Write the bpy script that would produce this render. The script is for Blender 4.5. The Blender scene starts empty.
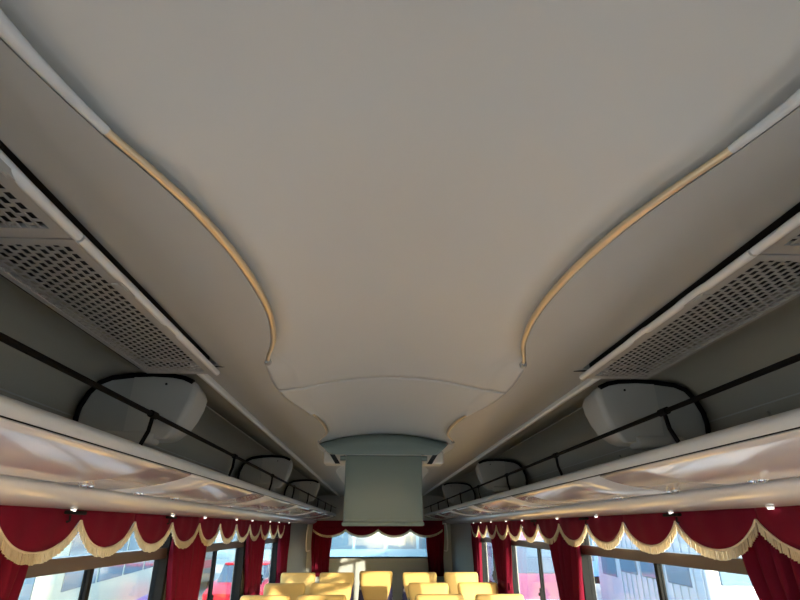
import bpy, bmesh, math, random
from mathutils import Vector, Matrix
random.seed(7)
S = bpy.context.scene
COL = S.collection

# ------------------------------------------------------------------ camera
F_PX = 520.0
VPX, VPY = 375.0, 528.0                 # where the bus axis (+Y) vanishes
th = math.atan((VPY - 300) / F_PX)
ps = math.atan(-(VPX - 400) / F_PX * math.cos(th))
fw = Vector((math.sin(ps) * math.cos(th), math.cos(ps) * math.cos(th), math.sin(th)))
rt = Vector((math.cos(ps), -math.sin(ps), 0)); up = rt.cross(fw)
cam_d = bpy.data.cameras.new('camera'); cam = bpy.data.objects.new('camera', cam_d); COL.objects.link(cam)
cam.matrix_world = Matrix(((rt.x, up.x, -fw.x, -0.08), (rt.y, up.y, -fw.y, 0.0), (rt.z, up.z, -fw.z, 1.55), (0, 0, 0, 1)))
cam_d.sensor_width = 36.0; cam_d.lens = F_PX / 800 * 36; cam_d.clip_start = 0.02; cam_d.clip_end = 400
S.camera = cam

# ------------------------------------------------------------------ sky, sun, exposure
SUN_DIR = Vector((-1.0, 2.0, -0.23)).normalized()        # direction the light travels
W = bpy.data.worlds.new('sky'); S.world = W; W.use_nodes = True
wn = W.node_tree; wn.nodes.clear()
sky = wn.nodes.new('ShaderNodeTexSky'); sky.sky_type = 'NISHITA'; sky.sun_disc = False
sky.sun_elevation = math.radians(18); sky.sun_rotation = math.atan2(-SUN_DIR.x, -SUN_DIR.y); sky.air_density = 1.0; sky.dust_density = 1.5; sky.ozone_density = 1.0
bg = wn.nodes.new('ShaderNodeBackground'); bg.inputs['Strength'].default_value = 0.46
wo = wn.nodes.new('ShaderNodeOutputWorld')
wn.links.new(sky.outputs[0], bg.inputs[0]); wn.links.new(bg.outputs[0], wo.inputs[0])
sd = bpy.data.lights.new('sun', 'SUN'); sd.energy = 3.8; sd.angle = math.radians(0.7); sd.color = (1.0, 0.84, 0.64)
so = bpy.data.objects.new('sun', sd); COL.objects.link(so); so.rotation_euler = SUN_DIR.to_track_quat('-Z', 'Y').to_euler(); so.location = (20, -40, 8)
vs = S.view_settings; vs.view_transform = 'Standard'; vs.look = 'None'; vs.gamma = 1.0; vs.use_curve_mapping = False
vs.exposure = 1.6
S.cycles.max_bounces = 12; S.cycles.diffuse_bounces = 8; S.cycles.transparent_max_bounces = 16

# ------------------------------------------------------------------ materials
def mat(name, col, rough=0.5, metal=0.0, noise=0.0, nscale=8.0, bump=0.0, bscale=60.0, coat=0.0, transl=0.0, emit=0.0, spec=0.5, tcol=None):
    m = bpy.data.materials.new(name); m.use_nodes = True
    nt = m.node_tree; p = nt.nodes['Principled BSDF']; out = nt.nodes['Material Output']
    p.inputs['Base Color'].default_value = (*col, 1); p.inputs['Roughness'].default_value = rough
    p.inputs['Metallic'].default_value = metal; p.inputs['Coat Weight'].default_value = coat; p.inputs['Coat Roughness'].default_value = 0.12; p.inputs['Specular IOR Level'].default_value = spec
    tc = nt.nodes.new('ShaderNodeTexCoord')
    if noise:
        n = nt.nodes.new('ShaderNodeTexNoise'); n.inputs['Scale'].default_value = nscale; n.inputs['Detail'].default_value = 5
        r = nt.nodes.new('ShaderNodeMix'); r.data_type = 'RGBA'
        r.inputs[6].default_value = (*[c * (1 - noise) for c in col], 1); r.inputs[7].default_value = (*[min(1, c * (1 + noise)) for c in col], 1)
        nt.links.new(tc.outputs['Object'], n.inputs['Vector']); nt.links.new(n.outputs['Fac'], r.inputs[0]); nt.links.new(r.outputs[2], p.inputs['Base Color'])
    if bump:
        n2 = nt.nodes.new('ShaderNodeTexNoise'); n2.inputs['Scale'].default_value = bscale; n2.inputs['Detail'].default_value = 3
        b = nt.nodes.new('ShaderNodeBump'); b.inputs['Strength'].default_value = bump; b.inputs['Distance'].default_value = 0.004
        nt.links.new(tc.outputs['Object'], n2.inputs['Vector']); nt.links.new(n2.outputs['Fac'], b.inputs['Height']); nt.links.new(b.outputs[0], p.inputs['Normal'])
    if emit:
        p.inputs['Emission Color'].default_value = (*col, 1); p.inputs['Emission Strength'].default_value = emit
    if transl:
        t = nt.nodes.new('ShaderNodeBsdfTranslucent'); t.inputs[0].default_value = (*(tcol or col), 1)
        mx = nt.nodes.new('ShaderNodeMixShader'); mx.inputs[0].default_value = transl
        nt.links.new(p.outputs[0], mx.inputs[1]); nt.links.new(t.outputs[0], mx.inputs[2]); nt.links.new(mx.outputs[0], out.inputs[0])
    return m
def glass(name, tint):
    m = bpy.data.materials.new(name); m.use_nodes = True; nt = m.node_tree; nt.nodes.remove(nt.nodes['Principled BSDF']); out = nt.nodes['Material Output']
    t = nt.nodes.new('ShaderNodeBsdfTransparent'); t.inputs[0].default_value = (*tint, 1)
    g = nt.nodes.new('ShaderNodeBsdfGlossy'); g.inputs['Roughness'].default_value = 0.02
    lw = nt.nodes.new('ShaderNodeLayerWeight'); lw.inputs[0].default_value = 0.5
    pw = nt.nodes.new('ShaderNodeMath'); pw.operation = 'POWER'; pw.inputs[1].default_value = 5.0; nt.links.new(lw.outputs['Facing'], pw.inputs[0])
    fr = nt.nodes.new('ShaderNodeMath'); fr.operation = 'MULTIPLY_ADD'; fr.inputs[1].default_value = 0.45; fr.inputs[2].default_value = 0.03; nt.links.new(pw.outputs[0], fr.inputs[0])
    mx = nt.nodes.new('ShaderNodeMixShader'); nt.links.new(fr.outputs[0], mx.inputs[0]); nt.links.new(t.outputs[0], mx.inputs[1]); nt.links.new(g.outputs[0], mx.inputs[2]); nt.links.new(mx.outputs[0], out.inputs[0])
    return m
M = dict(
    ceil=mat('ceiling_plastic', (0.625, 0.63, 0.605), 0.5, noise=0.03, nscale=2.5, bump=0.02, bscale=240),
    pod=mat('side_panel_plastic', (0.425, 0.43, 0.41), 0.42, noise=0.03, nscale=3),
    olive=mat('rack_back_vinyl', (0.34, 0.33, 0.27), 0.6, noise=0.05, nscale=4, bump=0.05),
    roll=mat('edge_roll_plastic', (0.66, 0.67, 0.66), 0.35),
    gold=mat('gold_strip', (0.80, 0.65, 0.43), 0.3, metal=0.7),
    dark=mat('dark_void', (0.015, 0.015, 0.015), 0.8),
    grille=mat('grille_plastic', (0.43, 0.425, 0.40), 0.45),
    nose=mat('rack_nose_plastic', (0.74, 0.74, 0.71), 0.35),
    under=mat('rack_underside_laminate', (0.80, 0.77, 0.74), 0.20, spec=1.0, coat=0.6),
    strip=mat('rack_strip_aluminium', (0.84, 0.84, 0.84), 0.2, coat=0.5),
    black=mat('black_tube', (0.004, 0.004, 0.0045), 0.7, spec=0.08),
    rubber=mat('black_rubber', (0.012, 0.012, 0.012), 0.8, spec=0.15),
    duct=mat('duct_cover_plastic', (0.38, 0.38, 0.35), 0.55, noise=0.04, nscale=9, bump=0.06, bscale=300),
    ductp=mat('duct_cover_panel', (0.31, 0.325, 0.305), 0.5),
    velvet=mat('red_velvet', (0.19, 0.004, 0.022), 0.85, noise=0.15, nscale=14, bump=0.08, bscale=200, transl=0.12, tcol=(0.4, 0.008, 0.03), spec=0.2),
    curtain=mat('red_curtain_cloth', (0.165, 0.004, 0.022), 0.8, noise=0.12, nscale=10, transl=0.28, tcol=(0.5, 0.012, 0.045), spec=0.2),
    fringe=mat('cream_fringe', (0.84, 0.72, 0.50), 0.8, noise=0.12, nscale=40, transl=0.4),
    braid=mat('cream_braid', (0.78, 0.64, 0.46), 0.75),
    bronze=mat('bronze_frame', (0.10, 0.066, 0.045), 0.4, spec=0.5),
    frame=mat('window_rubber', (0.012, 0.013, 0.014), 0.8, spec=0.15),
    glass=glass('clear_glass', (0.95, 0.96, 0.95)), tint=glass('tinted_glass', (0.78, 0.82, 0.83)), rtint=glass('dark_tinted_glass', (0.56, 0.64, 0.68)),
    wall=mat('wall_panel', (0.34, 0.335, 0.305), 0.6, noise=0.04, bump=0.04),
    rear=mat('rear_panel', (0.54, 0.55, 0.52), 0.6, noise=0.04),
    floor=mat('floor_vinyl', (0.22, 0.21, 0.20), 0.55, noise=0.1, nscale=12),
    monitor=mat('monitor_plastic', (0.235, 0.29, 0.26), 0.5, noise=0.03, nscale=5),
    screen=mat('monitor_face', (0.205, 0.255, 0.225), 0.4),
    cream=mat('cream_plastic', (0.74, 0.68, 0.58), 0.5),
    white=mat('white_plastic', (0.93, 0.93, 0.92), 0.3),
    led=mat('white_lamp', (1.0, 0.97, 0.9), 0.3, emit=0.6),
    chrome=mat('chrome', (0.85, 0.86, 0.86), 0.12, metal=1.0),
    cover=mat('gold_seat_cover', (0.74, 0.47, 0.15), 0.75, noise=0.06, nscale=6, bump=0.05),
    seatgrey=mat('seat_shell', (0.09, 0.09, 0.10), 0.6),
)
def seat_fabric():
    m = mat('patterned_seat_fabric', (0.2, 0.15, 0.25), 0.9); nt = m.node_tree; p = nt.nodes['Principled BSDF']
    tc = nt.nodes.new('ShaderNodeTexCoord'); v = nt.nodes.new('ShaderNodeTexVoronoi'); v.inputs['Scale'].default_value = 16
    r = nt.nodes.new('ShaderNodeValToRGB'); e = r.color_ramp.elements; e[0].position = 0.25; e[0].color = (0.62, 0.55, 0.52, 1); e[1].position = 0.42; e[1].color = (0.075, 0.06, 0.14, 1)
    nt.links.new(tc.outputs['Object'], v.inputs['Vector']); nt.links.new(v.outputs['Distance'], r.inputs[0]); nt.links.new(r.outputs[0], p.inputs['Base Color']); return m
M['fabric'] = seat_fabric()

# ------------------------------------------------------------------ helpers
def link(o, parent=None):
    COL.objects.link(o)
    if parent is not None: o.parent = parent
    return o
def tag(o, label=None, cat=None, group=None, kind=None):
    for k, v in (('label', label), ('category', cat), ('group', group), ('kind', kind)):
        if v: o[k] = v
    return o
def empty(name, loc=(0, 0, 0), rz=0.0):
    o = bpy.data.objects.new(name, None); COL.objects.link(o); o.location = loc; o.rotation_euler = (0, 0, rz); o.empty_display_size = 0.1; return o
class MB:
    def __init__(s): s.v = []; s.f = []
    def add(s, vs, fs):
        b = len(s.v); s.v += [tuple(p) for p in vs]; s.f += [tuple(b + i for i in f) for f in fs]; return s
    def box(s, x0, x1, y0, y1, z0, z1):
        v = [(x, y, z) for z in (z0, z1) for y in (y0, y1) for x in (x0, x1)]
        return s.add(v, [(0, 2, 3, 1), (4, 5, 7, 6), (0, 1, 5, 4), (2, 6, 7, 3), (0, 4, 6, 2), (1, 3, 7, 5)])
    def rbox(s, x0, x1, y0, y1, z0, z1, b, seg=3):
        bm = bmesh.new(); bmesh.ops.create_cube(bm, size=1)
        for v in bm.verts: v.co = Vector(((x0 + x1) / 2 + v.co.x * (x1 - x0), (y0 + y1) / 2 + v.co.y * (y1 - y0), (z0 + z1) / 2 + v.co.z * (z1 - z0)))
        bmesh.ops.bevel(bm, geom=bm.edges[:] , offset=b, segments=seg, profile=0.5, affect='EDGES')
        bm.verts.index_update(); s.add([v.co for v in bm.verts], [[v.index for v in f.verts] for f in bm.faces]); bm.free(); return s
    def tube(s, pts, r, n=8, cap=True):
        pts = [Vector(p) for p in pts]; rings = []; prev = None
        for i, p in enumerate(pts):
            t = (pts[min(i + 1, len(pts) - 1)] - pts[max(i - 1, 0)]).normalized()
            a = prev if prev is not None else (Vector((0, 0, 1)) if abs(t.z) < 0.9 else Vector((1, 0, 0)))
            a = (a - t * a.dot(t)).normalized(); prev = a; b = t.cross(a)
            rr = r[i] if isinstance(r, (list, tuple)) else r
            rings.append([p + (a * math.cos(2 * math.pi * k / n) + b * math.sin(2 * math.pi * k / n)) * rr for k in range(n)])
        return s.loft(rings, True, cap)
    def loft(s, rings, closed=True, cap=False):
        n = len(rings[0]); v = [p for r in rings for p in r]; f = []
        for i in range(len(rings) - 1):
            for k in range(n if closed else n - 1):
                a, b = i * n + k, i * n + (k + 1) % n; f.append((a, b, b + n, a + n))
        if cap: f.append(tuple(range(n - 1, -1, -1))); f.append(tuple((len(rings) - 1) * n + k for k in range(n)))
        return s.add(v, f)
    def prism(s, prof, y0, y1):                      # profile in x,z swept along y
        return s.loft([[(x, y0, z) for x, z in prof], [(x, y1, z) for x, z in prof]], True, True)
    def build(s, name, material, parent=None, smooth=False, solid=0.0, off=0.0):
        me = bpy.data.meshes.new(name); me.from_pydata(s.v, [], s.f)
        bm = bmesh.new(); bm.from_mesh(me); bmesh.ops.recalc_face_normals(bm, faces=bm.faces[:]); bm.to_mesh(me); bm.free()
        me.materials.append(material if not isinstance(material, str) else M[material])
        if smooth:
            me.polygons.foreach_set('use_smooth', [True] * len(me.polygons))
            try: me.set_sharp_from_angle(angle=math.radians(smooth if smooth is not True else 40))
            except Exception: pass
        o = bpy.data.objects.new(name, me); link(o, parent)
        if solid:
            md = o.modifiers.new('thickness', 'SOLIDIFY'); md.thickness = solid; md.offset = off
        return o
def copy_tree(o, parent=None):
    c = o.copy(); COL.objects.link(c); c.parent = parent
    for ch in list(o.children): copy_tree(ch, c)
    return c
def interp(tab, x):
    if x <= tab[0][0]: return tab[0][1]
    for i in range(len(tab) - 1):
        (a, va), (b, vb) = tab[i], tab[i + 1]
        if x <= b:
            p0 = tab[i - 1] if i else tab[i]; p3 = tab[i + 2] if i + 2 < len(tab) else tab[i + 1]
            m0 = (vb - p0[1]) / (b - p0[0]); m1 = (p3[1] - va) / (p3[0] - a); h = b - a; t = (x - a) / h
            return va * (2 * t**3 - 3 * t * t + 1) + m0 * h * (t**3 - 2 * t * t + t) + vb * (3 * t * t - 2 * t**3) + m1 * h * (t**3 - t * t)
    return tab[-1][1]
def lerp_tab(tab, x):
    if x <= tab[0][0]: return tab[0][1]
    for (a, va), (b, vb) in zip(tab, tab[1:]):
        if x <= b:
            t = (x - a) / (b - a); t = t * t * (3 - 2 * t); return va + (vb - va) * t
    return tab[-1][1]
def sstep(a, b, x):
    t = max(0.0, min(1.0, (x - a) / (b - a))); return t * t * (3 - 2 * t)

# ------------------------------------------------------------------ shell of the bus
YF, YR = -2.7, 9.2
tag(MB().box(-1.2, 1.2, YF, YR + 0.1, -0.06, 0.0).build('floor', 'floor'), 'grey vinyl bus floor', None, None, 'structure')
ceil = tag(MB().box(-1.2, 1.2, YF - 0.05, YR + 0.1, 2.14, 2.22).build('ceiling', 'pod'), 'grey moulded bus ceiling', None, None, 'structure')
LW = [(-2.4, 0.05, -1.1), (0.2, 1.38, 0.8), (1.52, 3.06, 2.31), (3.26, 4.78, 4.04), (4.98, 6.42, 5.7)]
RW = [(-2.4, 0.15, -1.0), (0.3, 1.55, 0.9), (1.72, 3.42, 2.54), (3.60, 5.24, 4.37), (5.44, 6.62, 6.05)]
WZ0, WZ1 = 0.80, 1.625
def side_wall(side, wins, name):
    m = MB(); xs = sorted((side * 1.15, side * 1.22))
    m.box(*xs, YF, YR + 0.1, -0.06, WZ0); m.box(*xs, YF, YR + 0.1, WZ1, 2.14)
    ys = [YF] + [y for w in wins for y in w[:2]] + [YR + 0.1]
    for a, b in zip(ys[::2], ys[1::2]): m.box(*xs, a, b, WZ0, WZ1)
    return tag(m.build(name, 'wall'), 'grey side wall of the bus with window openings', None, None, 'structure')
side_wall(-1, LW, 'wall_left'); side_wall(1, RW, 'wall_right')
wi = 0
def side_window(side, y0, y1, ym):
    global wi; wi += 1
    def bx(m, xa, xb, *r): a = sorted((side * xa, side * xb)); return m.box(a[0], a[1], *r)
    m = MB(); t = 0.035
    for r in ((y0, y1, WZ0, WZ0 + t), (y0, y1, WZ1 - t, WZ1), (y0, y0 + t, WZ0 + t, WZ1 - t), (y1 - t, y1, WZ0 + t, WZ1 - t)): bx(m, 1.142, 1.205, *r)
    w = tag(m.build('window_%d' % wi, 'frame'), 'black framed side window with a bronze transom bar', None, None, 'structure')
    bx(MB(), 1.148, 1.20, y0 + t, y1 - t, 1.408, 1.456).build('transom_bar', 'bronze', w)
    bx(MB(), 1.168, 1.192, ym - 0.014, ym + 0.014, WZ0 + t, 1.408).build('mullion', 'frame', w)
    m = MB(); bx(m, 1.15, 1.164, ym - 0.03, ym - 0.012, 1.06, 1.14); bx(m, 1.138, 1.164, ym - 0.026, ym - 0.016, 1.09, 1.11); m.build('latch', 'rubber', w)
    for r in ((y0 + t, ym - 0.014, WZ0 + t, 1.408), (ym + 0.014, y1 - t, WZ0 + t, 1.408), (y0 + t, y1 - t, 1.456, WZ1 - t)):
        bx(MB(), 1.178, 1.184, *r).build('pane', 'tint' if y0 > 1.5 else 'glass', w)
for a in LW: side_window(-1, *a)
for a in RW: side_window(1, *a)
# rear wall with its window
RX0, RX1, RZ0, RZ1 = -1.04, 0.99, 1.11, 1.60
m = MB()
m.box(-1.15, 1.15, YR, YR + 0.1, -0.06, RZ0); m.box(-1.15, 1.15, YR, YR + 0.1, RZ1, 2.14); m.box(-1.15, RX0, YR, YR + 0.1, RZ0, RZ1); m.box(RX1, 1.15, YR, YR + 0.1, RZ0, RZ1)
tag(m.build('wall_rear', 'rear'), 'grey rear wall of the bus', None, None, 'structure')
m = MB()
for r in ((RX0, RX1, RZ0, RZ0 + 0.02), (RX0, RX1, RZ1 - 0.02, RZ1), (RX0, RX0 + 0.02, RZ0, RZ1), (RX1 - 0.02, RX1, RZ0, RZ1)): m.box(r[0], r[1], YR - 0.012, YR + 0.06, r[2], r[3])
wi += 1
w = tag(m.build('window_%d' % wi, 'frame'), 'wide low rear window behind the back seats', None, None, 'structure')
MB().box(RX0 + 0.02, RX1 - 0.02, YR + 0.03, YR + 0.036, RZ0 + 0.02, RZ1 - 0.02).build('pane', 'rtint', w)
# front wall with the windscreen, behind the camera
m = MB(); m.box(-1.22, 1.22, YF - 0.08, YF, -0.06, 0.62); m.box(-1.22, 1.22, YF - 0.08, YF, 1.75, 2.14); m.box(-1.22, -1.1, YF - 0.08, YF, 0.62, 1.75); m.box(1.1, 1.22, YF - 0.08, YF, 0.62, 1.75)
tag(m.build('wall_front', 'wall'), 'front wall around the windscreen', None, None, 'structure')
wi += 1
m = MB()
for r in ((-1.1, 1.1, 0.62, 0.66), (-1.1, 1.1, 1.71, 1.75), (-1.1, -1.06, 0.66, 1.71), (1.06, 1.1, 0.66, 1.71)): m.box(r[0], r[1], YF - 0.07, YF + 0.01, r[2], r[3])
w = tag(m.build('window_%d' % wi, 'frame'), 'large front windscreen', None, None, 'structure')
MB().box(-1.06, 1.06, YF - 0.04, YF - 0.034, 0.66, 1.71).build('pane', 'glass', w)

# ------------------------------------------------------------------ ceiling mouldings
X0 = -0.02
EDGE = [(-1.7, .52), (-.2, .51), (.2, .495), (.39, .472), (.555, .432), (.64, .403), (.755, .37), (.935, .341), (1.17, .333), (1.39, .36), (1.57, .408), (1.8, .432), (2.0, .432), (2.13, .42), (2.3, .385), (2.5, .350), (2.75, .334), (2.95, .345), (3.19, .405), (3.4, .432), (3.6, .432), (3.8, .40), (4.1, .35), (4.4, .335), (4.6, .36), (4.81, .405), (5.1, .432), (7.1, .432)]
DROP = [(-2.7, .026), (.3, .026), (.48, .022), (.60, .013), (1.5, .013), (1.68, .010), (1.9, .006), (2.1, .008), (2.4, .013), (3.1, .013), (3.3, .010), (3.6, .006), (4.0, .013), (4.8, .013), (5.1, .008), (9.3, .008)]
COVE = [(-1.7, .06), (.3, .020), (.46, .014), (.60, .012), (1.5, .010), (1.75, .09), (2.1, .09), (2.4, .035), (3.1, .03), (3.4, .08), (7.1, .08)]
OPEN = [(-2.7, 1), (1.52, 1), (1.66, 0), (2.36, 0), (2.75, 1), (3.15, 1), (3.27, 0), (9.3, 0)]      # where the side panel edge hangs free below the ceiling
RISE = [(-2.7, .006), (.5, .006), (.8, .008), (1.45, .010), (1.6, .008), (1.85, 0), (2.2, 0), (2.5, .002), (3.15, .006), (3.35, 0), (9.3, 0)]
ZP = 2.030
def vault(x, y):
    k = min(1, x / (interp(EDGE, y) - lerp_tab(COVE, y)))
    return ZP + lerp_tab(DROP, y) + 0.046 * (1 - k ** 2.0)
def ceil_ring(y):
    e = interp(EDGE, y); d = lerp_tab(DROP, y); c = lerp_tab(COVE, y); half = []
    n = 18; g = lerp_tab(RISE, y)
    for i in range(n + 1):
        x = (e - c) * (1 - (1 - i / n) ** 1.9); half.append((x, vault(x, y) + g * sstep(e - c - .055, e - c, x)))
    zt = half[-1][1]
    for i in range(1, 9):
        t = i / 8; gm = lerp_tab(OPEN, y); half.append((e - c + (c + .035 * gm) * t, zt + ((ZP - 0.004) * (1 - gm) + zt * gm - zt) * (t ** 2 * (3 - 2 * t)) ))
    return e, half
def ys_range(a, b, step):
    n = max(2, int(round((b - a) / step))); return [a + (b - a) * i / n for i in range(n + 1)]
for a, b in ((YF, 1.945), (1.951, 3.30), (3.304, YR)):
    rings = []
    for y in ys_range(a, b, 0.035):
        e, h = ceil_ring(y); bow = 0.055 if b < 5 else 0
        def yy(x): return y
        row = [(X0 - x, y, z) for x, z in reversed(h)] + [(X0 + x, y, z) for x, z in h[1:]]
        # joints between panels bow gently: shift the panel end near the joint
        def sh(x, y): return -0.05 * (x / 0.43) ** 2
        k = math.exp(-((y - 1.948) / 0.12) ** 2)
        row = [(p[0], p[1] - k * 0.0, p[2]) for p in row]
        rings.append(row)
    MB().loft(rings, False).build('centre_panel', 'ceil', ceil, smooth=60, solid=0.004, off=1 if False else 0)
GEND = 1.66
for s in (-1, 1):
    rings = []
    for y in ys_range(YF, YR, 0.03):
        e = interp(EDGE, y); xo = 0.601 + (0.064 * sstep(GEND - 0.005, GEND + 0.005, y)) - s * X0
        row = [(X0 + s * (e + .012), y, ZP + .006), (X0 + s * (e + .003), y, ZP + .002)]
        for i in range(11):
            t = i / 10; x = e + (xo - e) * t
            z = ZP - 0.004 * math.sin(math.pi * min(1, t * 1.0)) - 0.004 * (1 - t) + 0.006 * t
            if abs(y - 1.63) < .12 and t < .4: z += 0.0
            row.append((X0 + s * x, y, z))
        row.append((X0 + s * xo, y, row[-1][2] + 0.05))
        rings.append(row)
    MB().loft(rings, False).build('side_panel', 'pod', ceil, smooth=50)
    # rolled gold strips on the panel edges
    for ya, yb in ((0.556, 1.585), (2.42, 3.20)):
        ys = ys_range(ya, yb, 0.02); pts = []
        for y in ys: pts.append((X0 + s * (interp(EDGE, y) - 0.007), y, ZP + 0.001))
        r = [0.0058 + 0.0022 * sstep(0, 14, min(i, len(ys) - 1 - i)) for i in range(len(ys))]
        MB().tube(pts, r, 8).build('gold_strip', 'gold', ceil, smooth=60)
        q = pts[-1]
        bm = MB().tube([(q[0], q[1] - .01, q[2] - .002), (q[0] + s * .002, q[1] + .008, q[2] - .003), (q[0] + s * .006, q[1] + .022, q[2] + .004)], [.010, .012, .006], 10).build('strip_end_cap', 'pod', ceil, smooth=60)
    ys = ys_range(YF, 0.556, 0.04)
    MB().tube([(X0 + s * (interp(EDGE, y) - .018 + .011 * sstep(.1, .556, y)), y, ZP + .006 - .005 * sstep(.1, .556, y)) for y in ys], [.025 - .0185 * sstep(-.05, .57, y) for y in ys], 14).build('edge_roll', 'roll', ceil, smooth=70)
    # lip along the rack back panel
    MB().prism([(s * .662, 2.034), (s * .659, 2.018), (s * .664, 2.011), (s * .674, 2.012), (s * .679, 2.02), (s * .679, 2.034)], GEND - 0.03, YR).build('trim_lip', 'nose', ceil, smooth=40)
    # panel above and behind the rack
    prof = [(.665, 2.040), (.84, 2.047), (.95, 2.045), (1.03, 2.030), (1.085, 1.98), (1.115, 1.91), (1.128, 1.82), (1.13, 1.70)]
    for P, ya, yb in (([(.828, 2.040)] + prof[1:], YF, YR), ([(.662, 2.042), (.84, 2.049)], GEND - .02, YR)):
        MB().loft([[(s * x, y, z) for x, z in P] for y in ys_range(ya, yb, 0.4)], False).build('rack_back_panel', 'olive', ceil, smooth=50, solid=0.004)
    MB().tube([(s * 1.116, 1.0, 1.90), (s * 1.116, 9.1, 1.90)], 0.003, 6).build('panel_seam', 'pod', ceil)
    MB().box(*sorted((s * .829, s * .834)), YF, GEND - .01, 2.013, 2.044).build('duct_edge', 'olive', ceil)
    for y in (1.55, 2.6, 4.5): MB().tube([(s * 1.124, y, 1.87), (s * 1.112, y, 1.868)], 0.011, 12).build('screw_cap', 'olive', ceil, smooth=40)
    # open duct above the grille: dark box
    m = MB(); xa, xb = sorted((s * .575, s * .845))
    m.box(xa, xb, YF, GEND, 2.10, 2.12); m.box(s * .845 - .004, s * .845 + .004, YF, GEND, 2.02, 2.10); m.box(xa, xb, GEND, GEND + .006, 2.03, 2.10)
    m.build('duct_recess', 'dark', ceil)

# ------------------------------------------------------------------ slotted air grilles
def grille(s, y0, y1, label):
    xi, xo, z = .604, .822, 2.006
    t = empty('air_grille', (s * .71, (y0 + y1) / 2, z)); tag(t, label, 'vent', 'slotted air grilles along the ceiling')
    cx, cy = s * .71, (y0 + y1) / 2
    def X(x): return s * x - cx
    L = (y1 - y0) / 2; m = MB()
    def bx(mm, x0, x1, ya, yb, z0, z1): a = sorted((X(x0), X(x1))); mm.box(a[0], a[1], ya, yb, z0, z1)
    bx(m, xi, xi + .026, -L, L, 0, .010); bx(m, xo - .014, xo, -L, L, 0, .010); bx(m, xi + .026, xo - .014, -L, -L + .02, 0, .010); bx(m, xi + .026, xo - .014, L - .03, L, 0, .010)
    m.build('frame', 'grille', t)
    prof = []
    for y in ys_range(-L, L, 0.02):
        k = 1.0
        for c in (-L + .20, L - .40):
            k -= 1.6 * (1 - sstep(.035, .05, abs(y - c)))
        if y1 < 1: k -= 4.5 * (1 - sstep(.60, .66, y + cy))
        prof.append((X(xi) - s * .004 * k, y, .004 + .004 * (1 - k)))
    MB().tube(prof, [0.009] * len(prof), 8).build('hinge_edge', 'nose', t, smooth=50)
    m = MB(); xa, xb = xi + .026, xo - .014; rows = 11; p = (xb - xa) / rows
    for i in range(rows + 1): bx(m, xa + i * p - .0027, xa + i * p + .0027, -L + .02, L - .03, .002, .0032)
    for i in range(rows):
        y = -L + .02 + (0.012 if i % 2 else 0.0)
        while y < L - .03:
            bx(m, xa + i * p, xa + (i + 1) * p, y, min(y + .0078, L - .03), .002, .0032); y += 0.027
    m.build('slotted_sheet', 'grille', t)
    for yy in (-L * .55, L * .55):
        m = MB(); bx(m, xi + .004, xi + .02, yy - .02, yy + .02, -.003, .001); m.build('latch', 'grille', t)
for s, nm in ((-1, 'left'), (1, 'right')):
    grille(s, 0.806, 1.662, 'grey slotted air grille on the %s, the farther panel ending by the first duct cover' % nm)
    grille(s, -0.06, 0.800, 'grey slotted air grille on the %s, the nearer panel cut by the photo edge' % nm)
    # one more panel behind the camera closes the duct
    o = MB(); xa, xb = sorted((s * .604, s * .822)); o.box(xa, xb, YF, -0.07, 2.006, 2.016); o.build('duct_cover_strip', 'grille', ceil)

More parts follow.
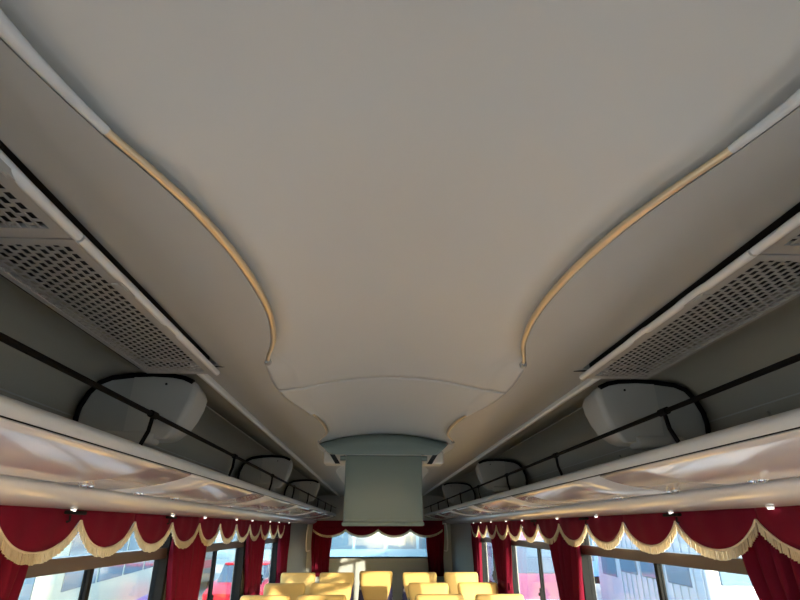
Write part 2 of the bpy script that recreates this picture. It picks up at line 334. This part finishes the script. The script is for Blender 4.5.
# ------------------------------------------------------------------ luggage racks
NOSE = [(.785, 1.755), (.750, 1.7625), (.732, 1.762), (.721, 1.756), (.7145, 1.747), (.7135, 1.738), (.717, 1.7255), (.740, 1.727), (.775, 1.738)]
UND = []
for i in range(15):
    q = i / 14; UND.append((.7185 + .279 * q, 1.7205 - .050 * q - .013 * math.sin(math.pi * q ** .8)))
STR = [(1.006, 1.672), (1.004, 1.656), (1.010, 1.640), (1.028, 1.6255), (1.055, 1.6145), (1.088, 1.609), (1.12, 1.608), (1.15, 1.608)]
RY0, RY1 = -1.3, 9.14
def rack(s, nm):
    t = empty('luggage_rack', (s * 1.0, 3.0, 1.6)); tag(t, 'long overhead luggage rack on the %s with grey nose and glossy underside' % nm, 'rack', 'overhead luggage racks')
    ox, oy, oz = s * 1.0, 3.0, 1.6
    def P(pr, y): return [(s * x - ox, y - oy, z - oz) for x, z in pr]
    MB().loft([P(NOSE, RY0), P(NOSE, RY1)], True, True).build('nose', 'nose', t, smooth=40)
    g = [(.7195, 1.7265), (.7195, 1.7195), (.74, 1.714), (.74, 1.729)]
    MB().loft([P(g, RY0), P(g, RY1)], True, True).build('groove_seal', 'rubber', t)
    ys = [RY0, 0.62, 1.92, 3.22, 4.52, 5.82, 7.12, 8.42, RY1]
    for a, b in zip(ys, ys[1:]):
        o = MB().loft([P(UND, y) for y in ys_range(a + .0015, b - .0015, 0.3)], False).build('underside_panel', 'under', t, smooth=60, solid=.005, off=0)
    MB().loft([P(STR, y) for y in ys_range(RY0, RY1, 0.5)], False).build('lower_strip', 'strip', t, smooth=60, solid=.004, off=0)
    sh = [(.745, 1.730), (1.125, 1.705), (1.125, 1.715), (.745, 1.740)]
    MB().loft([P(sh, RY0), P(sh, RY1)], True, True).build('shelf', 'wall', t)
    ec = NOSE[1:7] + UND + STR[1:] + [(1.15, 1.70)]
    MB().loft([P(ec, RY1), P(ec, RY1 + .012)], True, True).build('end_cap', 'nose', t)
    rx, rz = .722, 1.848
    MB().tube([(s * rx - ox, y - oy, rz - oz) for y in ys_range(RY0, RY1, .5)], .0068, 10).build('rail', 'black', t, smooth=60)
    y = (1.53 if s < 0 else 1.425) - .95 * 2
    while y < 9.0:
        po = MB().tube([(s * rx - ox, y - oy, rz - oz), (s * (rx + .001) - ox, y - oy - .010, 1.80 - oz), (s * (rx + .008) - ox, y - oy - .030, 1.757 - oz)], .0060, 8).build('post', 'black', t, smooth=60)
        MB().tube([(s * rx - ox, y - oy - .02, rz - oz), (s * rx - ox, y - oy + .02, rz - oz)], .0105, 10).build('sleeve', 'black', po, smooth=60)
        y += .95
    return t
rack(-1, 'left'); rack(1, 'right')

# ------------------------------------------------------------------ grey duct covers standing in the racks
def duct_cover(s):
    t = empty('duct_cover')
    def SX(x): return .08 + (x - .09) * 1.08
    def SZ(z): return 1.55 + (z - 1.55) * 1.075
    rows = [(1.800, .700, .86, .10), (1.812, .688, .86, .13), (1.84, .668, .86, .16), (1.88, .652, .86, .18), (1.92, .640, .86, .19), (1.955, .634, .86, .19), (1.975, .640, .86, .18), (1.988, .662, .86, .16), (1.992, .70, .86, .12)]
    rings = []
    for z, xi, xo, dep in rows:
        z, xi, xo = SZ(z), SX(xi + .026), SX(xo)
        ring = []
        c = .022
        for k in range(7):                       # rounded aisle-front corner
            a = math.pi / 2 * k / 6
            ring.append((s * (xi + c - c * math.cos(a) * 1.0), -.0 + c - c * math.sin(a), z))
        ring += [(s * xo, 0.0, z), (s * xo, dep, z), (s * (xi + .02), dep, z)]
        rings.append(ring)
    MB().loft(rings, True, True).build('body', 'duct', t, smooth=50)
    pan = [(.862, 1.80), (1.0, 1.80), (1.012, 1.86), (1.005, 1.905), (.975, 1.955), (.945, 1.981), (.90, 1.989), (.862, 1.990)]
    pan = [(SX(x), SZ(z)) for x, z in pan]
    m = MB(); m.loft([[(s * x, .006, z) for x, z in pan], [(s * x, .10, z) for x, z in pan]], True, True); m.build('side_panel', 'ductp', t)
    hoop = [(1.006, 1.79), (1.012, 1.86), (1.008, 1.895), (.99, 1.94), (.965, 1.972), (.93, 1.988), (.87, 1.996), (.80, 1.999), (.74, 1.996), (.705, 1.989), (.675, 1.976)]
    hoop = [(SX(x), SZ(z)) for x, z in hoop]
    MB().tube([(s * x, .004, z) for x, z in hoop], .009, 8).build('black_hoop', 'black', t, smooth=60)
    MB().rbox(*sorted((s * .81, s * .98)), -.010, .06, 1.800, 1.842, .012).build('foot', 'duct', t, smooth=50)
    MB().tube([(s * .80, .002, 2.0), (s * .80, -.003, 2.0)], .004, 8).build('screw', 'rubber', t)
    return t
DC = {-1: [(1.775, 'nearest'), (4.0, 'middle'), (6.1, 'farthest')], 1: [(1.79, 'nearest'), (4.15, 'middle'), (6.4, 'farthest')]}
for s, nm in ((-1, 'left'), (1, 'right')):
    for i, (y, w_) in enumerate(DC[s]):
        o = duct_cover(s) if i == 0 else copy_tree(first)
        if i == 0: first = o
        o.location = (0, y, 0)
        tag(o, 'grey rounded duct cover with black hoop, %s one in the %s rack' % (w_, nm), 'duct cover', 'duct covers in the luggage racks')

# ------------------------------------------------------------------ lamps under the racks
def oval(m, cx, cy, z, rx, ry, h, n=16):
    a = [(cx + rx * math.cos(2 * math.pi * k / n), cy + ry * math.sin(2 * math.pi * k / n), z) for k in range(n)]
    b = [(cx + rx * .8 * math.cos(2 * math.pi * k / n), cy + ry * .85 * math.sin(2 * math.pi * k / n), z - h) for k in range(n)]
    return m.loft([a, b], True, True)
def ordinal(i): return ['first', 'second', 'third', 'fourth', 'fifth', 'sixth', 'seventh', 'eighth', 'ninth', 'tenth', 'eleventh', 'twelfth', 'thirteenth', 'fourteenth'][i]
def marker(s):
    t = empty('marker_lamp')
    oval(MB(), 0, 0, .004, .008, .013, .010).build('lens', 'led', t, smooth=50)
    oval(MB(), 0, 0, .006, .011, .017, .006).build('rim', 'white', t, smooth=50)
    return t
def reading(s):
    t = empty('reading_light'); ang = math.atan2(.097, .14)
    oval(MB(), 0, 0, .004, .016, .045, .006, 20).build('housing', 'white', t, smooth=50)
    for d in (-.020, .020): oval(MB(), 0, d, -.001, .010, .014, .005, 14).build('lens', 'chrome', t, smooth=50)
    t.rotation_euler = (0, s * .22, 0)
    return t
for s, nm, ms, rs in ((-1, 'left', (1.895, 2.814, 3.35, 4.108, 4.635, 5.418, 5.915, 6.6), (1.80, 2.20, 2.60, 3.6, 4.5, 5.4)), (1, 'right', (1.588, 2.147, 2.9, 3.539, 4.402, 4.95, 5.6, 6.15, 6.6), (1.52, 1.98, 2.45, 3.5, 4.4, 5.3))):
    for i, y in enumerate(ms):
        o = marker(s) if i == 0 else copy_tree(f1)
        if i == 0: f1 = o
        o.location = (s * 1.075, y, 1.606)
        tag(o, 'small white marker lamp, %s from the front under the %s rack' % (ordinal(i), nm), 'lamp', 'marker lamps under the racks')
    for i, y in enumerate(rs):
        y *= .96
        o = reading(s) if i == 0 else copy_tree(f2)
        if i == 0: f2 = o
        o.location = (s * .965, y, 1.670)
        tag(o, 'oval chrome reading light, %s from the front on the %s rack underside' % (ordinal(i), nm), 'lamp', 'reading lights under the racks')

# ------------------------------------------------------------------ valances with fringe
def scallop_meshes(w):
    n = 28; top, bot = .010, []
    def zb(t): return -.026 - .092 * (1 - abs(2 * t - 1) ** 2.2) ** .9
    front = []
    rings = []
    for i in range(n + 1):
        t = i / n; z1 = zb(t); row = []
        for k in range(7):
            q = k / 6; z = top + (z1 - top) * q
            row.append((-.010 * math.sin(math.pi * q) * math.sin(math.pi * t) + .003 * math.sin(t * 19 + q * 2), t * w, z))
        rings.append(row)
    cl = MB().loft(rings, False).build('scallop', 'velvet', None, smooth=70, solid=.003)
    m = MB(); N = 64
    for i in range(N):
        t = (i + .5) / N; z = zb(t) + .002; y = t * w; l = .034 + random.uniform(-.002, .002); x = -.003 + random.uniform(-.0015, .0015); r = w / N * .46; lean = random.uniform(-.002, .002)
        m.add([(x - .002, y - r, z), (x - .002, y + r, z), (x + .002, y, z), (x - .003, y - r * .9 + lean, z - l), (x - .003, y + r * .9 + lean, z - l), (x + .002, y + lean, z - l)], [(0, 1, 4, 3), (1, 2, 5, 4), (2, 0, 3, 5), (3, 4, 5)])
    fr = m.build('fringe', 'fringe', cl); fr['kind'] = 'stuff'
    br = MB().tube([(-.004, (i / 40) * w, zb(i / 40) - .001) for i in range(41)], .0042, 6).build('braid', 'braid', cl, smooth=60)
    return cl
proto = None
def valance(label, base, rz, starts, w, ztop, flip):
    global proto
    t = empty('valance', base, rz); tag(t, label, 'valance', 'red scalloped window valances')
    for y in starts:
        if proto is None or abs(proto[1] - w) > 1e-6: c = scallop_meshes(w); proto = (c, w); c.parent = t
        else: c = copy_tree(proto[0], t)
        c.location = (0, y, ztop); c.scale = (flip, 1, 1)
    return t
VX = 1.092
L0, PITCH = 1.545, .440
valance('red velvet valance with cream fringe along the left windows', (-VX, 0, 1.6), 0, [L0 - 1 * PITCH + i * PITCH - PITCH for i in range(13)], PITCH, 0, -1)
valance('red velvet valance with cream fringe along the right windows', (VX, 0, 1.6), 0, [1.685 - 2 * .468 + i * .468 for i in range(13)], .468, 0, 1)
RW_ = .515
rv = tag(empty('valance', (1.00, 9.06, 1.56), math.pi / 2), 'red velvet valance with pale fringe across the rear window', 'valance', 'red scalloped window valances')
for i in range(4):
    c = scallop_meshes(RW_) if i == 0 else copy_tree(c0, rv)
    if i == 0: c0 = c; c.parent = rv
    c.location = (0, i * RW_, 0)
MB().tube([(.006, 0, .06), (.006, 4 * RW_, .06)], .012, 8).build('heading_rod', 'velvet', rv, smooth=60)
MB().box(-.004, .004, 0, 4 * RW_, 0.005, .10).build('heading', 'velvet', rv)
# black hooks that hold the side valances
for s, nm, ysl in ((-1, 'left', (1.93, 2.82)), (1, 'right', (2.16, 3.1, 4.1))):
    for i, y in enumerate(ysl):
        m = MB(); m.rbox(s * 1.078 - .008, s * 1.078 + .008, y - .07, y + .05, 1.591, 1.603, .004, 2); m.tube([(s * 1.073, y - .05, 1.588), (s * 1.071, y - .05, 1.572), (s * 1.08, y - .05, 1.568)], .004, 6)
        o = m.build('valance_clip', 'rubber', None, smooth=40); tag(o, 'black valance clip, %s from the front under the %s rack' % (ordinal(i), nm), 'clip', 'valance clips')

# ------------------------------------------------------------------ curtains
def curtain(label, axis, a0, a1, fixed, z1, z0, tie, squeeze, lean=0.0, grp='red window curtains', pleats=7):
    w = a1 - a0; c0 = (a0 + a1) / 2
    t = empty('curtain', (fixed, c0, z0) if axis == 'y' else (c0, fixed, z0)); tag(t, label, 'curtain', grp)
    rings = []; nz = 26; nu = 72; ph = random.uniform(0, 6)
    def k_at(z):
        d = (z - tie) / .30; return 1 - (1 - squeeze) * math.exp(-d * d) - 0.06 * sstep(z1, tie, z)
    for j in range(nz + 1):
        z = z1 + (z0 - z1) * j / nz; k = k_at(z); row = []
        for i in range(nu + 1):
            u = i / nu - .5
            amp = .019 + .004 * math.sin(ph + 3 * u)
            a = u * w * k + lean * (1 - k) * w + .006 * math.sin(z * 9 + u * 14)
            d = (.45 + .75 * sstep(1.56, 1.40, z)) * amp * math.sin(2 * math.pi * pleats * u + ph + .5 * math.sin(z * 4 + ph)) + .006 * math.sin(2 * math.pi * pleats * 2.3 * u + z * 3)
            row.append((d, a, z - z0) if axis == 'y' else (a, d, z - z0))
        rings.append(row)
    MB().loft(rings, False).build('cloth', 'curtain', t, smooth=80, solid=.002)
    k = k_at(tie); hw = w * k / 2 + .006; cc = lean * (1 - k) * w
    ring = [(.020 * math.cos(q * math.pi / 10), cc + hw * math.sin(q * math.pi / 10)) for q in range(20)]
    lo = [[(d, a, tie - z0 + h) if axis == 'y' else (a, d, tie - z0 + h) for d, a in ring] for h in (-.028, .028)]
    MB().loft(lo, True).build('tieback', 'curtain', t, smooth=60, solid=.003)
CX = 1.110
for lab, y0, y1, s in (
    ('red curtain at the left photo edge, beside the nearest left window', 1.16, 1.74, -1), ('red curtain between the two largest left windows', 2.86, 3.42, -1),
    ('red curtain on the left with a bright lower end, beside the third left window', 4.53, 5.18, -1), ('narrow red curtain at the far end of the left windows', 6.02, 6.78, -1),
    ('large red curtain at the right photo edge', 1.30, 1.82, 1), ('dark red gathered curtain between the first two right windows', 3.22, 3.82, 1),
    ('bright red pinched curtain between the second and third right windows', 4.93, 5.70, 1), ('dark red curtain at the far end of the right windows', 6.40, 6.86, 1)):
    k = 1.03 if s < 0 else 1.015
    curtain(lab, 'y', y0 * k, y1 * k, s * CX, 1.603, .82, 1.08, .62 if s > 0 else .72, lean=(-.15 if s > 0 else .12))
curtain('red curtain at the left side of the rear window, partly sunlit', 'x', -1.08, -.76, 9.13, 1.60, .86, .9, .9, grp='red rear window curtains', pleats=4)
curtain('red curtain at the right side of the rear window', 'x', .74, 1.03, 9.13, 1.60, .86, .9, .9, grp='red rear window curtains', pleats=4)
for x, nm in ((-1.125, 'left'), (1.045, 'right')):  # curved white tubes stand in for the sunlit gaps beside the curtains
    t = empty('sunlit_strip', (x, 8.93, 1.24)); tag(t, 'slim white strip standing in for a sunlit gap beside the %s rear curtain' % nm, 'handle', 'stand-in sunlit strips by the rear curtains')
    sx = -1 if x < 0 else 1
    MB().tube([(0 - sx * .012, 0.0, .38), (0, 0, .35), (sx * .012, 0, .26), (sx * .014, 0, .10), (sx * .006, 0, .0), (-sx * .004, 0, -.02)], .012, 8).build('strip_tube', 'white', t, smooth=60)
    for z in (.38, -.02): MB().tube([(0 - sx * .008, 0, z), (0 - sx * .008, .27, z)], .009, 8).build('standoff', 'white', t, smooth=60)

# ------------------------------------------------------------------ ceiling monitor
MX, MY = -.034, 3.26
t = empty('ceiling_monitor', (MX, MY, 1.56)); tag(t, 'grey-green flip-down monitor hanging from a curved ceiling hood', 'monitor')
o3 = (MX, MY, 1.56)
rings = []
for dy, k, zt in ((.015, .96, .0), (.0, 1.0, -.012), (.004, 1.0, -.04)): pass
def hood_ring(y, hw, ztop, zbot, side):
    r = []
    for i in range(25):
        q = -1 + 2 * i / 24; r.append((q * hw, y, zbot + side + (ztop - zbot - side) * (1 - abs(q) ** 2.4)))
    r += [(hw * .86, y, zbot), (-hw * .86, y, zbot)]
    return r
rings = [hood_ring(.06, .40, .525, .425, .05), hood_ring(.015, .395, .52, .41, .05), hood_ring(-.02, .375, .495, .395, .045), hood_ring(-.03, .36, .475, .392, .035)]
rings.append([(x * .96, -.034, .392 + (z - .392) * .88) for x, y, z in rings[-1]])
MB().loft(rings, True, True).build('hood', 'monitor', t, smooth=50)
MB().loft([hood_ring(.06, .40, .525, .425, .05), hood_ring(.45, .40, .55, .46, .06)], True, True).build('hood_back', 'monitor', t, smooth=50)
MB().rbox(-.229, .229, -.022, .030, .018, .392, .010).build('screen_body', 'monitor', t, smooth=50)
MB().rbox(-.222, .222, -.0255, -.018, .034, .386, .003, 2).build('screen_face', 'screen', t, smooth=50)
MB().rbox(-.236, .236, -.034, .032, .0, .024, .010).build('bottom_bezel', 'monitor', t, smooth=50)
for q in (-1, 1):
    MB().rbox(*sorted((q * .240, q * .365)), .02, .16, .345, .425, .012).build('bracket', 'cream', t, smooth=50)
    m = MB(); m.add([(q * .345, .012, .425), (q * .315, .012, .425), (q * .262, .012, .345), (q * .292, .012, .345), (q * .345, .022, .425), (q * .315, .022, .425), (q * .262, .022, .345), (q * .292, .022, .345)], [(0, 1, 2, 3), (4, 7, 6, 5), (0, 4, 5, 1), (1, 5, 6, 2), (2, 6, 7, 3), (3, 7, 4, 0)])
    m.build('slot', 'dark', t)
    MB().tube([(q * .20, .0, .375), (q * .262, .0, .375)], .014, 10).build('hinge', 'monitor', t, smooth=50)

# ------------------------------------------------------------------ seats
def make_seat():
    t = empty('bus_seat')
    H = 1.085
    rings = []
    for z, w, y, d in ((.40, .36, .02, .11), (.55, .385, .035, .12), (.75, .385, .055, .115), (.90, .37, .075, .10), (1.0, .355, .085, .09), (1.05, .345, .09, .075), (1.075, .335, .093, .05), (1.083, .31, .095, .03)):
        rings.append([(w / 2 * math.copysign(abs(math.cos(a)) ** .45, math.cos(a)), y + d / 2 * math.copysign(abs(math.sin(a)) ** .6, math.sin(a)), z) for a in [2 * math.pi * k / 24 for k in range(24)]])
    MB().loft(rings, True, True).build('backrest', 'fabric', t, smooth=60)
    rings = []
    for z, w, y, d in ((.80, .26, .062, .128), (.86, .30, .069, .120), (.92, .335, .077, .112), (1.0, .365, .085, .102), (1.056, .372, .09, .086), (1.082, .36, .093, .06), (1.090, .335, .095, .036)):
        rings.append([(w / 2 * math.copysign(abs(math.cos(a)) ** .25, math.cos(a)), y + d / 2 * math.copysign(abs(math.sin(a)) ** .6, math.sin(a)), z) for a in [2 * math.pi * k / 28 for k in range(28)]])
    m = MB().loft(rings, True, False); b = len(m.v) - 28; m.f.append(tuple(range(b, b + 28))); m.build('head_cover', 'cover', t, smooth=60)
    MB().rbox(-.175, .175, -.42, .06, .34, .46, .035).build('cushion', 'fabric', t, smooth=50)
    MB().rbox(-.17, .17, -.36, .04, .26, .34, .012).build('seat_pan', 'seatgrey', t)
    for q in (-1, 1):
        MB().rbox(q * .19 - .013, q * .19 + .013, -.30, .04, .60, .635, .012).build('armrest', 'seatgrey', t, smooth=50)
        MB().rbox(q * .13 - .018, q * .13 + .018, -.28, .0, 0.0, .27, .006).build('leg', 'seatgrey', t)
    return t
st = None
def put_seat(x, y, z, label):
    global st
    if st is None: st = o = make_seat()
    else: o = copy_tree(st)
    o.location = (x, y, z); tag(o, label, 'seat', 'bus seats with gold head covers')
for x, n in ((-.892, 'left window seat'), (-.48, 'second seat from the left'), (-.06, 'middle seat'), (.41, 'second seat from the right'), (.86, 'right window seat')):
    put_seat(x, 6.24 if abs(x) > .1 else 6.45, .02, 'gold-covered seat in the rear bench row, %s' % n)
rows = [(5.30, 'row just ahead of the rear bench'), (4.38, 'second row ahead of the rear bench'), (3.46, 'third row ahead of the rear bench'), (2.54, 'fourth row ahead of the rear bench'), (1.62, 'frontmost row')]
for y, rn in rows:
    for x, n in ((-.885, 'left window'), (-.468, 'left aisle'), (.415, 'right aisle'), (.87, 'right window')):
        put_seat(x, y, -.005 if False else 0.0, 'gold-covered %s seat in the %s' % (n, rn))

# ------------------------------------------------------------------ outside: ground and parked vehicles
GZ = -0.95
gm = mat('dusty_yard', (0.42, 0.415, 0.40), 0.9, noise=0.2, nscale=0.6)
tag(MB().box(-70, 70, -60, 90, GZ - .3, GZ).build('ground', gm), 'pale dusty yard around the bus', None, None, 'structure')
vglass = mat('vehicle_glass', (0.10, 0.17, 0.24), 0.08, spec=0.9)
tyre = mat('tyre', (0.02, 0.02, 0.02), 0.8)
pale = mat('paint_white', (0.46, 0.52, 0.56), 0.3, coat=0.4)
mint = mat('paint_mint', (0.44, 0.52, 0.44), 0.3, coat=0.4)
blue = mat('paint_blue', (0.12, 0.30, 0.75), 0.3, coat=0.4)
red = mat('paint_red', (0.72, 0.03, 0.05), 0.3, coat=0.4)
pink = mat('paint_pink', (0.85, 0.28, 0.42), 0.35, coat=0.3)
sand = mat('paint_sand', (0.34, 0.31, 0.24), 0.4)
steel = mat('paint_steel_blue', (0.22, 0.36, 0.46), 0.3, coat=0.3)
def wheels(t, xs, hw, r):
    for x in xs:
        for q in (-1, 1):
            w_ = MB().tube([(x, q * hw - .12, r), (x, q * hw + .12, r)], r, 20).build('wheel', tyre, t, smooth=40)
            MB().tube([(x, q * hw - .13, r), (x, q * hw + .13, r)], r * .5, 14).build('hub', 'chrome', w_, smooth=40)
def veh_bus(label, loc, rz, L, H, body, stripe):
    t = empty('parked_bus', loc, rz); tag(t, label, 'bus', 'vehicles parked outside')
    MB().rbox(-L / 2, L / 2, -1.2, 1.2, .35, H, .12).build('body', body, t, smooth=40)
    MB().box(-L / 2 + .1, L / 2 - .1, -1.212, 1.212, .9, 1.2).build('stripe', stripe, t)
    n = int(L / 1.35); p = (L - .6) / n
    for q in (-1, 1):
        for i in range(n): MB().box(-L / 2 + .3 + i * p + .06, -L / 2 + .3 + (i + 1) * p - .06, q * 1.2 - .015, q * 1.2 + .015, 1.72, H - .4).build('window', vglass, t)
        MB().rbox(q * L / 2 - .02, q * L / 2 + .02, -1.0, 1.0, 1.2, H - .3, .015).build('windscreen', vglass, t)
        MB().rbox(q * (L / 2) - .08, q * (L / 2) + .08, -1.18, 1.18, .35, .62, .04).build('bumper', 'rubber', t)
    wheels(t, (-L * .32, L * .30), 1.12, .48)
def veh_truck(label, loc, rz, cab, cargo):
    t = empty('parked_truck', loc, rz); tag(t, label, 'truck', 'vehicles parked outside')
    m = MB(); pr = [(1.2, .5), (3.0, .5), (3.05, 1.3), (2.75, 2.25), (2.55, 2.4), (1.2, 2.4)]
    m.loft([[(x, -1.0, z) for x, z in pr], [(x, 1.0, z) for x, z in pr]], True, True); m.build('cab', cab, t)
    m = MB(); ws = [(3.062, 1.34), (2.80, 2.18), (2.75, 2.18), (3.0, 1.34)]; m.loft([[(x, -.85, z) for x, z in ws], [(x, .85, z) for x, z in ws]], True, True); m.build('windscreen', vglass, t)
    for q in (-1, 1): MB().rbox(1.5, 2.6, q * 1.0 - .015, q * 1.0 + .015, 1.45, 2.15, .012).build('window', vglass, t)
    MB().rbox(-3.2, 1.1, -1.1, 1.1, .85, 2.75, .05).build('cargo_box', cargo, t)
    for i in range(14):
        for q in (-1, 1): MB().box(-3.1 + i * .3, -3.0 + i * .3, q * 1.1 - .02, q * 1.1 + .02, .95, 2.65).build('rib', cargo, t)
    MB().rbox(-3.2, 3.0, -.5, .5, .45, .85, .03).build('chassis', 'rubber', t)
    for i in range(3):
        for q in (-1, 1): MB().rbox(-2.7 + i * 1.25, -1.75 + i * 1.25, q * 1.1 - .035, q * 1.1 + .035, 1.62, 1.95, .03).build('side_window', vglass, t)
    for i in range(2): MB().rbox(-3.225, -3.19, -.9 + i * .95, -.05 + i * .95, 1.7, 2.2, .012).build('rear_window', vglass, t)
    MB().rbox(2.98, 3.14, -1.0, 1.0, .42, .72, .04).build('bumper', 'chrome', t)
    wheels(t, (2.1, -2.0), 1.0, .42)
def veh_car(label, loc, rz, paint):
    t = empty('parked_car', loc, rz); tag(t, label, 'car', 'vehicles parked outside')
    rings = []
    for y, k in ((-.85, .93), (-.8, 1), (.8, 1), (.85, .93)):
        rings.append([(x * k, y, .28 + (z - .28) * k) for x, z in ((-2.1, .35), (-2.15, .8), (-1.7, 1.0), (-1.1, 1.1), (1.0, 1.05), (2.0, .85), (2.15, .55), (2.1, .35))])
    MB().loft(rings, True, True).build('body', paint, t, smooth=30)
    MB().loft([[(x, y, z) for x, z in ((-1.5, 1.02), (-1.0, 1.48), (.2, 1.5), (1.0, 1.04))] for y in (-.68, .68)], True, True).build('cabin', vglass, t)
    MB().rbox(-1.05, .28, -.66, .66, 1.46, 1.53, .03).build('roof', paint, t, smooth=40)
    wheels(t, (-1.3, 1.3), .76, .33)
veh_bus('pale mint bus parked beyond the nearest left window', (-6.0, 12.0, GZ), math.radians(98), 9.0, 3.1, mint, blue)
veh_truck('blue-cabbed truck parked outside the nearest left window', (-10.5, 14.5, GZ), math.radians(-75), blue, sand)
veh_car('red car parked low outside the second left window', (-3.9, 19.0, GZ), math.radians(85), red)
veh_bus('cream bus parked beyond the far left windows', (-8.5, 27.0, GZ), math.radians(84), 9.5, 3.1, sand, red)
veh_truck('white ribbed box truck outside the nearest right window', (6.4, 11.8, GZ), math.radians(84), pale, pale)
veh_truck('pink-cabbed truck outside the nearest right window', (4.9, 19.2, GZ), math.radians(-96), pink, pale)
veh_bus('white bus with blue stripe outside the nearest right window', (11.5, 14.5, GZ), math.radians(75), 9.0, 3.1, pale, blue)
veh_bus('blue bus parked beyond the far right window', (8.2, 29.0, GZ), math.radians(92), 9.0, 3.0, blue, pale)
veh_bus('steel-blue bus seen through the rear window', (-1.0, 24.5, GZ), math.radians(4), 11.0, 3.1, steel, pale)
veh_car('white car seen through the rear window', (1.0, 18.0, GZ), math.radians(12), steel)
